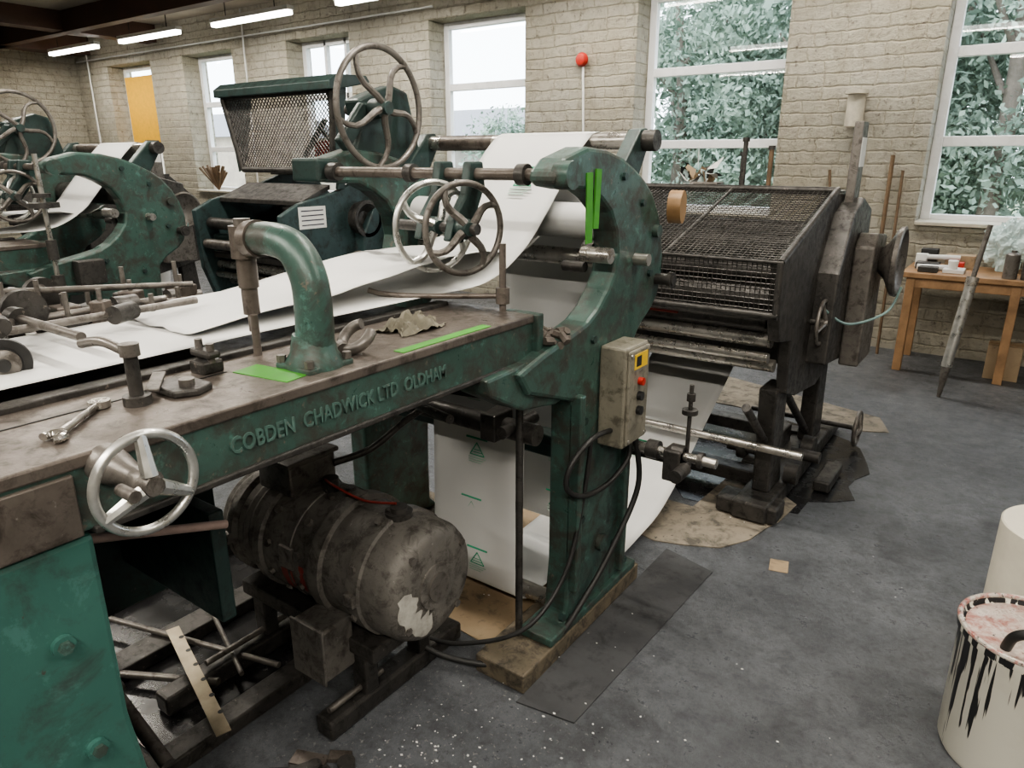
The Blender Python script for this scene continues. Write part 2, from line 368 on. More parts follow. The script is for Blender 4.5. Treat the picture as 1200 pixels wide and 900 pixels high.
# ---------------------------------------------------------------- outside
box(None,'ground_outside',(-60,30),(7.3,60),(-.6,-.5),plain('outside_ground',(.12,.15,.08),.9),0)
def leafmat():
    m,nt,b=newmat('tree_leaves')
    tc=nd(nt,'ShaderNodeTexCoord').outputs['Object'];n=noise_n(nt,tc,1.3,6,.65)
    nt.links.new(ramp(nt,n,[(.3,(.13,.19,.15)),(.7,(.38,.46,.37))]),b.inputs['Base Color']);b.inputs['Roughness'].default_value=.7  # leaves paled: haze and glass reflection are put into their colour
    return m
LEAF=leafmat();BARK=plain('bark',(.2,.17,.14),.9)
def tree(x,y,h,R,n,low=.05,ls=1):
    t=G('leafy_tree',(x,y,0));tube(t,'trunk',[(x,y,-.5),(x+.1,y,h*.4),(x-.1,y,h*.8)],.16,BARK,r2=.06)
    cyls(t,'branches',[((x,y,h*(.3+.1*k)),(x+math.cos(k*2.1)*R*.7,y+math.sin(k*2.1)*R*.6,h*(.5+.11*k)),.05,.015,8) for k in range(5)],BARK)
    vs=[];fs=[];cl=[(x+random.uniform(-R,R)*.9,y+random.uniform(-R,R)*.6,h*random.uniform(low,1)) for _ in range(46)]
    ga=random.gauss
    for i in range(n):
        c=cl[random.randrange(46)];dx,dy,dz=ga(0,1),ga(0,1),ga(0,1);q=random.uniform(.2,1)*R*.42/math.sqrt(dx*dx+dy*dy+dz*dz)
        px_,py_,pz_=c[0]+dx*q,c[1]+dy*q,c[2]+dz*q
        s=random.uniform(.022,.042)*ls
        a=(ga(0,s),ga(0,s),ga(0,s));b_=(ga(0,s*.7),ga(0,s*.7),ga(0,s*.7));o=len(vs)
        vs+=[(px_-a[0],py_-a[1],pz_-a[2]),(px_+b_[0],py_+b_[1],pz_+b_[2]),(px_+a[0],py_+a[1],pz_+a[2]),(px_-b_[0],py_-b_[1],pz_-b_[2])];fs.append((o,o+1,o+2,o+3))
    me=bpy.data.meshes.new('leaves');me.from_pydata(vs,[],fs);me.materials.append(LEAF)
    ob=bpy.data.objects.new('leaves',me);C.objects.link(ob);ob.parent=t;ob.matrix_parent_inverse=Matrix.Translation(-t.location)
for q in ((-5.6,13,5.2,1.9,26000),(-3.0,13,4.8,1.9,28000),(-.6,12.2,6.0,1.8,32000),(1.8,12.5,6.2,1.8,26000)): tree(*q)
for q in ((-1.6,16.5,7,2.6,18000,.05,2.2),(-6,17,5.2,2.4,13000,.05,2.2),(2.6,17,7,2.6,15000,.05,2.2),(-11,16,2.4,1.5,8000)): tree(*q)
nb=G('stone_building',(-17,20,0));box(nb,'walls',(-22,-14.0),(19,25),(-.5,2.0),plain('grey_stone',(.28,.26,.23),.8,0,.3,2),0)
prism(nb,'roof',[(18.6,2.0),(22,3.3),(25.4,2.0)],'x',-22.2,-13.8,SLATE,0)
nb2=G('stone_building',(-24,13,0));box(nb2,'walls',(-25,-19.0),(13.4,17),(-.5,2.2),plain('sandstone',(.34,.29,.23),.8,0,.3,2),0);prism(nb2,'roof',[(13.2,2.2),(15,3.0),(17.2,2.2)],'x',-25.2,-18.8,SLATE,0)
# ---------------------------------------------------------------- press
def mark(p,c,v,s):
    c=V(c);v=V(v).normalized();u=V((1,0,0));n=u.cross(v).normalized()
    def P(a,b): return c+u*a*s+v*b*s
    q=[(0,.75),(.75,-.4),(-.75,-.4)];L=[]
    for k in range(3): L.append((P(*q[k]),P(*q[(k+1)%3]),.0020,None,4))
    L.append((P(-.4,.1),P(.4,.1),.0014,None,4));L.append((P(-.55,-.15),P(.55,-.15),.0014,None,4))
    L.append((P(-1.1,1.15),P(1.1,1.15),.004,None,4))
    cyls(p,'printed_emblem',L,INKG)
    cyls(p,'printed_caption',[(P(-.9,-.65-.22*j),P(.9-.25*j,-.65-.22*j),.002,None,4) for j in range(3)],INKL)
def press(full):
    p=G('letterpress_printing_press',(-1.55,1.9,0))
    Cout=[(1.67,1.565),(1.72,1.60),(1.84,1.63),(1.96,1.622),(2.06,1.60),(2.14,1.57),(2.22,1.53),(2.28,1.49),(2.34,1.42),(2.375,1.35),(2.395,1.27),(2.395,1.2),(2.37,1.13),(2.33,1.09),(2.25,1.045),(2.20,1.0)]
    post=[(2.19,.85),(2.17,.3),(2.17,.12),(2.22,.07),(1.72,.07),(1.78,.12),(1.80,.3),(1.80,.88),(1.66,.93),(1.55,.97),(1.5,1.04),(1.62,1.07)]
    Cin=[(1.80,1.105),(1.87,1.12),(1.93,1.15),(1.99,1.2),(2.03,1.25),(2.045,1.31),(2.03,1.38),(1.99,1.44),(1.93,1.48),(1.86,1.51),(1.77,1.515),(1.69,1.525),(1.665,1.54)]
    prof=Cout+post+Cin
    for nm,x0,x1 in (('near_side_frame',-1.14,-1.05),('far_side_frame',-2.1,-2.01)):
        prism(p,nm,prof,'x',x0,x1,GREEN,.012)
    prism(p,'frame_rib',[(1.80,.9),(1.83,.9),(1.83,.2),(1.80,.2)],'x',-1.07,-1.025,GREEN,.006)
    prism(p,'frame_rib_rear',[(2.14,.9),(2.175,.9),(2.165,.12),(2.13,.12)],'x',-1.07,-1.025,GREEN,.006)
    prism(p,'foot_flange',[(1.66,.07),(2.27,.07),(2.27,.10),(1.66,.10)],'x',-1.16,-1.03,GREEN,.006)
    bolts(p,'frame_bolts',[(-1.055,y,z) for y,z in ((1.72,1.565),(2.06,1.545),(2.20,1.46),(2.28,1.22),(1.9,1.06),(2.1,.98),(1.86,.8),(1.86,.45),(2.1,.25),(1.75,.13),(2.2,.13))],(1,0,0),.013,.016,DKGREEN)
    cyls(p,'bearing_bosses',[((-1.07,1.71,1.555),(-1.02,1.71,1.555),.038),((-1.07,2.31,1.36),(-1.03,2.31,1.36),.022),((-1.07,2.0,.3),(-1.03,2.0,.3),.03)],GREEN,24)
    cyls(p,'frame_knobs',[((-1.05,2.345,1.19),(-.98,2.345,1.19),.020),((-1.0,2.345,1.19),(-.985,2.345,1.19),.030)],DARK,16)
    cyl(p,'top_roller',(-1.10,2.29,1.655),(-2.05,2.29,1.655),.028,STEEL)
    cyl(p,'top_roller_stain',(-1.72,2.29,1.655),(-1.98,2.29,1.655),.0287,BROWNST)
    for k,x in enumerate((-1.12,-2.06)):
        prism(p,'roller_arm_%d'%k,[(2.14,1.50),(2.22,1.48),(2.33,1.65),(2.31,1.695),(2.26,1.69),(2.14,1.57)],'x',x-.025,x+.025,DKGREEN,.006)
    cyl(p,'roller_end',(-1.05,2.29,1.655),(-1.11,2.29,1.655),.034,DARK)
    cyl(p,'roller_end_far',(-2.04,2.29,1.655),(-2.12,2.29,1.655),.034,DARK)
    cyl(p,'front_shaft',(-1.04,1.71,1.555),(-2.12,1.71,1.555),.017,BROWNST)
    cyls(p,'shaft_collars',[((-1.2,1.71,1.555),(-1.17,1.71,1.555),.03),((-1.95,1.71,1.555),(-1.99,1.71,1.555),.03),((-1.6,1.71,1.555),(-1.63,1.71,1.555),.028)],DARK)
    for k,x in enumerate((-1.33,-1.445)):
        prism(p,'hanger_bracket_%d'%k,[(1.68,1.59),(1.74,1.59),(1.75,1.52),(1.70,1.43),(1.64,1.36),(1.58,1.37),(1.60,1.43),(1.66,1.5)],'x',x-.05,x-.02,DKGREEN,.006)
        wheel(p,'tension_handwheel_%d'%k,(x,1.62,1.405),(1,-.33,0),.128,.0095,4,SILVER if k==1 else IRON,.03,.07,.009,.25,DKGREEN,ph=.5+k*.4)
    cyl(p,'handwheel_axle',(-1.28,1.62,1.405),(-1.6,1.62,1.405),.016,DARK)
    cyl(p,'impression_cylinder',(-1.15,2.16,1.395),(-2.0,2.16,1.395),.06,PAPER if full else DARK,seg=40)
    cyl(p,'lower_steel_roller',(-1.12,2.17,1.27),(-2.0,2.17,1.27),.03,STEEL)
    cyls(p,'cylinder_journals',[((-1.0,2.17,1.28),(-1.12,2.17,1.28),.02),((-1.1,2.16,1.395),(-1.16,2.16,1.395),.035),((-1.14,1.98,1.31),(-1.04,1.98,1.31),.025)],STEEL)
    cyls(p,'journal_bearings',[((-1.16,2.1,1.3),(-1.20,2.1,1.3),.04),((-1.16,2.03,1.26),(-1.24,2.03,1.26),.018)],DARK)
    prism(p,'wheel_tower',[(1.86,1.6),(1.92,1.74),(1.9,1.8),(1.98,1.83),(2.08,1.86),(2.16,1.84),(2.2,1.7),(2.24,1.52),(2.1,1.5)],'x',-2.12,-2.04,DKGREEN,.01)
    prism(p,'wheel_tower_arm',[(1.78,1.66),(1.9,1.79),(2.0,1.79),(2.0,1.74),(1.92,1.72),(1.82,1.62)],'x',-2.05,-2.02,DKGREEN,.008)
    wheel(p,'large_handwheel',(-1.98,1.95,1.77),(1,0,0),.205,.0115,5,IRON,.035,.09,.009,.3,DKGREEN,ph=.2)
    cyl(p,'large_wheel_axle',(-1.98,1.95,1.77),(-2.15,1.95,1.77),.02,DARK)
    box(p,'shaft_end_bracket',(-2.14,-2.0),(1.66,1.76),(1.52,1.60),DKGREEN,.01)
    # bed
    box(p,'bed_front_beam',(-1.16,-1.10),(-.7,1.66),(1.05,1.165),GREEN,.006)
    box(p,'beam_lower_lip',(-1.16,-1.092),(.42,1.5),(1.043,1.056),DARK,.003)
    box(p,'beam_brown_plate',(-1.11,-1.093),(-.7,.405),(1.048,1.15),BROWNST,.003)
    box(p,'bed_back_beam',(-2.1,-2.04),(-.7,1.75),(1.05,1.165),GREEN,.006)
    box(p,'bed_top_rail',(-1.42,-1.095),(-.7,1.655),(1.155,1.178),BROWNST,.004)
    box(p,'bed_far_rail',(-2.1,-1.95),(-.7,1.655),(1.155,1.178),BROWNST,.004)
    box(p,'bed_center_plate',(-1.95,-1.42),(-.7,1.6),(1.135,1.150),DARK,.002)
    box(p,'bed_inner_lip',(-1.42,-1.38),(-.6,1.6),(1.176,1.19),DARK,.003)
    box(p,'bed_groove',(-1.30,-1.296),(-.6,.8),(1.177,1.1795),BLACK,0)
    prism(p,'bed_bracket',[(1.38,1.05),(1.40,1.0),(1.55,.92),(1.72,.89),(1.85,.9),(1.85,1.06),(1.66,1.06)],'x',-1.18,-1.07,GREEN,.008)
    box(p,'bed_end_flange',(-1.2,-1.08),(1.635,1.665),(1.02,1.18),GREEN,.004)
    for nm,x0,x1 in (('end_cabinet_near',-1.2,-1.1),('end_cabinet_far',-2.1,-2.0)):
        prism(p,nm,[(-.5,0),(.47,0),(.455,.35),(.42,.7),(.42,1.045),(-.5,1.045)],'x',x0,x1,GREEN2,.01)
    box(p,'cabinet_back',(-2.0,-1.2),(-.5,-.44),(0,1.04),DKGREEN,.004)
    cyls(p,'cabinet_bolts',[((-1.102,.345,.885),(-1.09,.345,.885),.017),((-1.102,.36,.675),(-1.09,.36,.675),.017)],GREEN2,16)
    bolts(p,'cabinet_bolt_heads',[(-1.092,.345,.885),(-1.092,.36,.675)],(1,0,0),.011,.01,GREEN)
    cyl(p,'cabinet_hole',(-1.1,.225,.975),(-1.0985,.225,.975),.011,BLACK)
    box(p,'cross_stretcher',(-2.02,-1.15),(1.9,1.97),(.62,.7),DKGREEN,.006)
    box(p,'inner_panel',(-1.98,-1.94),(.4,1.1),(.35,1.0),DKGREEN,.006)
    box(p,'inner_apron',(-1.95,-1.45),(.80,.84),(.50,.80),DKGREEN,.006)
    def drift(t): return -.2*(1-min(1,t/.62))**1.2
    sheet(p,'web_over_bed',[(-.6,1.20),(0.2,1.205),(1.0,1.212),(1.5,1.215),(1.78,1.225),(1.95,1.31),(2.06,1.43),(2.2,1.6),(2.262,1.668),(2.275,1.683),(2.295,1.687),(2.315,1.676),(2.322,1.65),(2.31,1.3),(2.30,.9),(2.33,.12)],-1.68,-1.27,PAPER,drift)
    sheet(p,'web_hump',[(.85,1.215),(1.1,1.235),(1.35,1.265),(1.6,1.30),(1.8,1.30),(2.0,1.29),(2.1,1.335)],-1.86,-1.5,PAPER,lambda t:.12*t,6,.02)
    sheet(p,'web_lower_strip',[(1.86,.98),(1.85,.75),(1.84,.45),(1.83,.12),(1.85,.06),(1.95,.045),(2.3,.04)],-1.68,-1.27,PAPER,n=5)
    sheet(p,'web_to_printing_unit',[(2.25,.035),(2.5,.05),(2.78,.10),(3.2,.34),(3.6,.585),(3.75,.66)],-1.59,-1.13,PAPER,n=5)
    cyl(p,'web_top_guide_roller',(-1.14,1.9,.98),(-2.02,1.9,.98),.03,DARK)
    cyl(p,'floor_guide_roller',(-1.14,1.875,.085),(-2.02,1.875,.085),.03,STEEL)
    cyl(p,'bed_roller',(-1.12,1.70,.785),(-2.02,1.70,.785),.034,DARK)
    cyls(p,'roller_links',[((-1.2,1.62,.80),(-1.2,1.8,.80),.02),((-1.16,1.66,.92),(-1.16,1.66,.07),.012),((-1.3,1.5,.86),(-1.95,1.72,.82),.014)],DARK)
    box(p,'roller_block',(-1.30,-1.24),(1.64,1.74),(.75,.84),DARK,.006)
    box(p,'diagonal_bar',(-1.9,-1.16),(1.56,1.59),(.90,.93),DARK,.003,('Y',-4))
    for z in (.84,.60,.36,.16): mark(p,(-1.47 if z!=.36 else -1.5,1.838 if z>.3 else 1.828,z),(0,0,1),.042)
    for z in (.75,.45,.22): mark(p,(-1.42,2.296,z),(0,0,1),.042)
    mark(p,(-1.47,2.125,1.523),(0,.14,.17),.05)
    mark(p,(-1.36,3.0,.235),(0,.6,.35),.045)
    box(p,'timber_foot',(-1.22,-1.03),(1.50,2.30),(0,.068),DIRTYWOOD,.006)
    box(p,'timber_foot_far',(-2.14,-1.97),(1.55,2.30),(0,.068),DIRTYWOOD,.006)
    return p
P1=press(True)
OX=-3.06
P2=press(False)
cyl(P2,'regulating_screw',(-1.0,1.62,.78),(-1.0,1.62,1.62),.012,STEEL)
cyls(P2,'screw_collars',[((-1.0,1.62,1.36),(-1.0,1.62,1.385),.07),((-1.0,1.62,1.41),(-1.0,1.62,1.43),.04),((-1.0,1.62,1.1),(-1.0,1.62,1.2),.025),((-1.0,1.62,.9),(-1.0,1.62,1.02),.03)],DARK,20)
box(P2,'motor_switch_box',(-1.05,-.98),(1.72,1.86),(.95,1.08),DARK,.006)
OX=-6.15
P3=press(False)
OX=0
text(P1,'cast_lettering','COBDEN  CHADWICK LTD  OLDHAM',.045,(-1.0995,.665,1.090),RX,.0035,LETTER,.77)
f=P1
tube(f,'gooseneck_arm',[(-1.19,.94,1.18),(-1.18,.94,1.27),(-1.185,.94,1.36),(-1.225,.94,1.42),(-1.30,.94,1.437),(-1.38,.94,1.43)],.041,GREEN,10,20,r2=.034)
lathe(f,'gooseneck_base',(-1.19,.94,1.178),(0,0,1),[(0,.062),(.012,.062),(.03,.05),(.07,.042)],GREEN,32)
box(f,'gooseneck_base_plate',(-1.245,-1.135),(.88,1.0),(1.176,1.190),GREEN,.004)
bolts(f,'gooseneck_bolts',[(-1.235,.89,1.19),(-1.145,.89,1.19),(-1.235,.99,1.19),(-1.145,.99,1.19)],(0,0,1),.010,.015,IRON)
cyl(f,'gooseneck_head',(-1.395,.94,1.39),(-1.395,.94,1.46),.03,BROWNST)
cyl(f,'gooseneck_cap',(-1.395,.94,1.46),(-1.395,.94,1.475),.018,IRON)
cyl(f,'gooseneck_collar',(-1.34,.94,1.435),(-1.37,.94,1.432),.040,BROWNST)
lathe(f,'gooseneck_spindle',(-1.395,.94,1.225),(0,0,1),[(0,.010),(.04,.010),(.04,.018),(.10,.018),(.10,.022),(.17,.022)],BROWNST,20)
cyl(f,'lever_post',(-1.2,1.63,1.175),(-1.2,1.63,1.37),.010,BROWNST)
cyl(f,'lever_collar',(-1.2,1.63,1.20),(-1.2,1.63,1.245),.020,BROWNST)
tube(f,'lever_bar',[(-1.2,1.63,1.222),(-1.32,1.55,1.22),(-1.43,1.48,1.22),(-1.5,1.44,1.225),(-1.53,1.42,1.235)],.008,BROWNST)
wheel(f,'silver_handwheel',(-.98,.455,1.150),(1,0,0),.0735,.0075,3,SILVER,.022,.05,.0085,.0,IRON,ph=.5)
lathe(f,'silver_wheel_boss',(-1.1,.455,1.150),(1,0,0),[(0,.032),(.03,.028),(.08,.018),(.12,.016)],IRON,24)
cyl(f,'crank_handle',(-.965,.412,1.16),(-.925,.412,1.16),.009,IRON)
cb=G('electrical_control_box',(-1,2.03,.86))
box(cb,'enclosure',(-1.05,-.955),(1.95,2.11),(.69,1.03),BOXG,.008)
box(cb,'door',(-.957,-.945),(1.958,2.102),(.70,1.02),BOXG,.006)
box(cb,'warning_label',(-.945,-.943),(1.99,2.08),(.955,1.005),YEL,0)
box(cb,'warning_text',(-.943,-.9425),(2.0,2.035),(.963,.997),BLACK,0)
cyls(cb,'push_buttons',[((-.945,2.03,.91),(-.928,2.03,.91),.013)],RED)
cyls(cb,'push_buttons_black',[((-.945,2.03,.86),(-.93,2.03,.86),.015),((-.945,2.03,.81),(-.93,2.03,.81),.015)],BLACK)
cyls(cb,'screws',[((-.945,y,z),(-.941,y,z),.006) for y in (1.97,2.09) for z in (.715,1.005)],STEEL)
tube(f,'cable_loop',[(-1.0,1.95,.75),(-1.0,1.83,.76),(-1.02,1.74,.70),(-1.03,1.73,.62),(-1.02,1.82,.56),(-1.0,1.95,.56),(-.98,2.05,.62),(-.985,2.06,.69)],.009,BLACK)
tube(f,'long_cable',[(-.97,2.08,.69),(-.96,2.1,.5),(-.99,1.98,.3),(-1.02,1.85,.16),(-1.05,1.7,.06),(-1.12,1.55,.04),(-1.3,1.45,.05),(-1.42,1.40,.12),(-1.45,1.38,.25)],.010,BLACK)
tube(f,'second_cable',[(-1.02,1.86,.75),(-1.03,1.84,.55),(-1.04,1.75,.3),(-1.1,1.6,.15),(-1.3,1.5,.07),(-1.45,1.45,.08)],.008,BLACK)
ls=G('adjusting_screw_assembly',(-.8,2.1,.65))
cyl(ls,'shaft',(-1.06,2.1,.655),(-.69,2.1,.655),.016,STEEL)
cyl(ls,'shaft_lower',(-1.06,2.16,.60),(-.80,2.16,.60),.012,DARK)
cyls(ls,'collars',[((-.93,2.1,.655),(-.89,2.1,.655),.032),((-.84,2.1,.655),(-.80,2.1,.655),.034),((-.78,2.06,.63),(-.78,1.98,.63),.022),((-1.05,2.1,.655),(-.99,2.1,.655),.03),((-.75,2.1,.655),(-.735,2.1,.655),.026)],DARK)
box(ls,'block',(-.86,-.80),(2.06,2.14),(.57,.68),DARK,.006)
cyl(ls,'vertical_screw',(-.80,2.12,.66),(-.80,2.12,.90),.007,DARK)
cyl(ls,'screw_knob',(-.80,2.12,.80),(-.80,2.12,.815),.026,DARK)
cyl(ls,'screw_tip',(-.80,2.12,.845),(-.80,2.12,.87),.014,DARK)
bp=G('loose_bolts',(-1.12,1.75,1.07));L=[]
for i in range(34):
    x=-1.16+random.random()*.10;y=1.68+random.random()*.12;a=random.random()*6.28
    L.append(((x,y,1.075+random.random()*.035),(x+math.cos(a)*.03,y+math.sin(a)*.03,1.078+random.random()*.035),.012,None,6))
cyls(bp,'bolts',L,BROWNST)
gt=G('green_tape_strips',(-1.2,1.2,1.18))
box(gt,'strip_a',(-1.29,-1.14),(.815,.88),(1.178,1.1795),GTAPE,0,('Z',8));box(gt,'strip_b',(-1.135,-1.105),(1.12,1.45),(1.178,1.1795),GTAPE,0)
gt2=G('green_masking_tape',(-1.045,1.9,1.45))
box(gt2,'strip_a',(-1.05,-1.046),(1.83,1.865),(1.36,1.56),GTAPE,0,('X',2));box(gt2,'strip_b',(-1.05,-1.044),(1.875,1.905),(1.40,1.57),GTAPE,0,('X',-3))
tr_=G('brown_tape_roll',(-1,2.38,1.42));lathe(tr_,'roll',(-1.02,2.36,1.44),(1,.2,0),[(0,.02),(0,.055),(.045,.055),(.045,.02)],BUFF)
hs=G('hook_spanner',(-1.2,1.09,1.19))
arc=[(-1.20+math.cos(t)*.036,1.07+math.sin(t)*.030,1.214+math.sin(t)*.024) for t in [math.radians(a) for a in range(110,400,20)]]
tube(hs,'jaw',arc,.013,IRON,2,10)
cyl(hs,'stub',(-1.225,1.045,1.195),(-1.20,1.03,1.192),.014,IRON)
cl=G('work_glove_cloth',(-1.26,1.3,1.19))
vs=[];fs=[];N=24
for i in range(N+1):
    for j in range(N+1):
        u=i/N-.5;v=j/N-.5;r=(u*u+v*v)**.5
        h=max(0,.04*(1-r*1.7))+.028*noise.noise(V((u*6,v*6,2)))+.012*noise.noise(V((u*15,v*15,5)));k=1+.35*noise.noise(V((u*3,v*3,9)))
        vs.append((-1.26+u*.10*k,1.31+v*.17*k,1.180+max(0,h)))
for i in range(N):
    for j in range(N): a=i*(N+1)+j;fs.append((a,a+1,a+N+2,a+N+1))
mk(cl,'cloth',vs,fs,CLOTH,True)
sp_=G('combination_spanner',(-1.2,.5,1.18))
tube(sp_,'shank',[(-1.28,.535,1.186),(-1.235,.485,1.186),(-1.195,.440,1.186)],.006,STEEL)
arc=[(-1.18+math.cos(t)*.015,.42+math.sin(t)*.015,1.186) for t in [math.radians(a) for a in range(-20,240,20)]]
tube(sp_,'open_jaw',arc,.007,STEEL,2,8)
lathe(sp_,'ring_end',(-1.285,.54,1.18),(0,0,1),[(0,.01),(0,.018),(.012,.018),(.012,.01)],STEEL)
wc=G('workholding_clamps',(-1.3,.7,1.18))
box(wc,'clamp_body',(-1.36,-1.31),(.755,.805),(1.176,1.205),DARK,.006);box(wc,'clamp_top',(-1.37,-1.30),(.765,.795),(1.21,1.226),DARK,.006)
cyls(wc,'clamp_screws',[((-1.355,.78,1.2),(-1.355,.78,1.245),.008),((-1.315,.78,1.2),(-1.315,.78,1.24),.008)],IRON)
prism(wc,'slotted_bracket',[(-1.31,.64),(-1.22,.64),(-1.20,.68),(-1.22,.72),(-1.29,.72),(-1.31,.69)],'z',1.178,1.192,DARK,.004)
cyl(wc,'bracket_boss',(-1.24,.68,1.19),(-1.24,.68,1.205),.014,IRON)
cyl(wc,'upright_pin',(-1.25,.59,1.178),(-1.25,.59,1.28),.012,DARK);cyl(wc,'pin_collar',(-1.25,.59,1.178),(-1.25,.59,1.195),.024,DARK)
cyl(wc,'pin_head',(-1.25,.59,1.268),(-1.25,.59,1.29),.017,IRON)
tube(wc,'pin_arm',[(-1.25,.59,1.27),(-1.30,.57,1.29),(-1.36,.56,1.28)],.009,IRON)
box(wc,'flat_strap',(-1.36,-1.24),(.64,.665),(1.192,1.198),IRON,.002,('Z',-35))
cyl(wc,'second_pin',(-1.36,.92,1.178),(-1.36,.92,1.27),.009,BROWNST)
wf=G('web_feed_carriage',(-1.85,.7,1.2))
cyls(wf,'shafts',[((-1.5,.62,1.26),(-2.15,.62,1.26),.010),((-1.72,.3,1.25),(-1.72,1.0,1.25),.009),((-1.95,.4,1.22),(-1.95,1.15,1.22),.012),((-1.6,.48,1.24),(-2.1,.80,1.28),.012),((-2.05,.5,1.3),(-1.9,1.1,1.26),.008)],IRON)
cyls(wf,'collars',[((-1.7,.78,1.25),(-1.73,.84,1.25),.022),((-1.9,.62,1.26),(-1.95,.62,1.26),.028),((-2.0,.7,1.26),(-2.04,.7,1.26),.034),((-1.95,.9,1.22),(-1.95,.96,1.22),.028),((-1.95,1.05,1.22),(-1.95,1.08,1.22),.026),((-1.78,.62,1.26),(-1.82,.62,1.26),.024),((-1.86,.66,1.26),(-1.88,.66,1.26),.05),((-2.06,.78,1.26),(-2.08,.78,1.26),.045)],DARK,20)
cyls(wf,'brown_cylinder',[((-1.66,.53,1.28),(-1.80,.53,1.35),.022)],DKWOOD,20)
cyls(wf,'brown_cylinder_caps',[((-1.645,.53,1.273),(-1.66,.53,1.28),.025),((-1.80,.53,1.35),(-1.82,.53,1.36),.025)],DARK,20)
for k in range(16):
    x=-1.78-random.random()*.32;y=.5+random.random()*.65;hx=.012+random.random()*.022;hz=.02+random.random()*.05
    box(wf,'block_%d'%k,(x-hx,x+hx),(y-hx,y+hx),(1.178,1.2+hz),DARK if k%3 else BROWNST,.004,('Z',random.random()*40))
    cyl(wf,'stud_%d'%k,(x,y,1.2),(x,y,1.23+hz+.02*(k%3)),.006,IRON)
lathe(wf,'guide_wheel',(-1.56,.50,1.225),(1,-.4,0),[(0,.02),(0,.047),(.012,.047),(.012,.03),(.018,.03),(.018,.012),(.035,.012)],BLACK)
lathe(wf,'guide_wheel_face',(-1.548,.496,1.225),(1,-.4,0),[(0,.028),(.008,.028),(.012,.02)],IRON)
cyl(wf,'wheel_axle',(-1.56,.5,1.225),(-1.66,.54,1.225),.008,STEEL)
# ---------------------------------------------------------------- motor
m=G('electric_motor',(-1.6,1.3,.2));mz=.44;my=1.30
lathe(m,'casing',(-2.03,my,mz),(1,0,0),[(0,.09),(.01,.13),(.03,.15),(.04,.155),(.05,.15),(.06,.155),(.07,.15),(.08,.155),(.09,.15),(.10,.165),(.105,.185),(.13,.185),(.135,.165),(.145,.172),(.16,.165),(.175,.172),(.19,.165),(.205,.172),(.22,.165),(.24,.170),(.245,.19),(.275,.19),(.28,.178),(.40,.178),(.402,.182),(.41,.182),(.412,.178),(.5,.178),(.505,.192),(.55,.192),(.555,.178),(.66,.176),(.665,.190),(.71,.190),(.715,.182),(.79,.178),(.815,.167),(.828,.150),(.832,.11),(.835,.0)],MOTOR,64)
cyl(m,'end_boss',(-1.20,my,mz),(-1.182,my,mz),.042,IRON)
cyl(m,'end_cover_ring',(-1.20,my,mz),(-1.190,my,mz),.07,MOTOR)
bolts(m,'end_bolts',[(-1.215,my+math.cos(a)*.145,mz+math.sin(a)*.145) for a in (.6,2.2,3.8,5.4)],(1,0,0),.012,.02,IRON)
Lb=[]
for xx in (-1.72,-1.58):
    for a in range(100,300,33):
        a=math.radians(a);d=V((0,math.cos(a),math.sin(a)));c0=V((xx,my,mz))+d*.176;Lb.append((c0,c0+d*.014,.013,None,6))
for xx in (-1.345,):
    for a in range(110,290,45):
        a=math.radians(a);d=V((0,math.cos(a),math.sin(a)));c0=V((xx,my,mz))+d*.187;Lb.append((c0,c0+d*.012,.012,None,6))
cyls(m,'pole_bolts',Lb,IRON)
multi(m,'casing_lugs',[((-1.53,-1.47),(my-.02,my+.02),(mz+.17,mz+.205)),((-1.37,-1.32),(my-.02,my+.02),(mz+.17,mz+.2)),((-1.93,-1.90),(my-.2,my-.17),(mz-.02,mz+.02)),((-1.36,-1.32),(my-.205,my-.17),(mz-.02,mz+.02))],MOTOR,.006)
vs=[];fs=[];nr,na=6,14
for i in range(nr+1):
    for j in range(na+1):
        a=math.radians(165+95*j/na)
        inner=.085+.03*noise.noise(V((j*.6,7,1)));outer=.150+.022*noise.noise(V((j*.7,3,1)))
        rr=inner+(outer-inner)*i/nr
        if j in (0,na): rr=(inner+outer)/2+(rr-(inner+outer)/2)*.4
        pr=[(.0,.835),(.11,.832),(.150,.828),(.167,.815),(.178,.79)]
        xh=.79
        for q in range(4):
            if pr[q][0]<=rr<=pr[q+1][0]: t=(rr-pr[q][0])/(pr[q+1][0]-pr[q][0]);xh=pr[q][1]*(1-t)+pr[q+1][1]*t
        vs.append((-2.03+xh+.002,my+math.cos(a)*rr,mz+math.sin(a)*rr))
for i in range(nr):
    for j in range(na): a=i*(na+1)+j;fs.append((a,a+1,a+na+2,a+na+1))
mk(m,'chalky_patch',vs,fs,CONC,True)
box(m,'terminal_box',(-1.86,-1.70),(my-.09,my+.09),(.60,.70),IRON,.008);box(m,'terminal_lid',(-1.87,-1.69),(my-.10,my+.10),(.70,.715),IRON,.004)
box(m,'label',(-1.82,-1.74),(my-.08,my-.01),(.7155,.7165),YEL,0)
cyls(m,'fittings',[((-1.62,my,.60),(-1.62,my,.66),.025),((-1.33,my,.6),(-1.33,my,.635),.04),((-1.33,my,.635),(-1.33,my,.65),.025),((-1.53,my,.62),(-1.53,my,.655),.016)],DARK,20)
tube(m,'red_wire',[(-1.62,my-.02,.66),(-1.55,my-.04,.665),(-1.45,my-.02,.64),(-1.34,my,.655)],.004,MRED)
tube(m,'supply_hose',[(-1.70,my+.08,.66),(-1.65,my+.2,.68),(-1.6,my+.3,.75),(-1.55,my+.36,.8)],.012,DARK)
box(m,'brush_box',(-1.53,-1.40),(my-.25,my-.14),(.17,.34),MOTOR,.008);box(m,'brush_box_cover',(-1.535,-1.395),(my-.258,my-.25),(.165,.345),MOTOR,.003)
box(m,'name_plate',(-1.66,-1.60),(my-.184,my-.172),(.43,.50),IRON,.002)
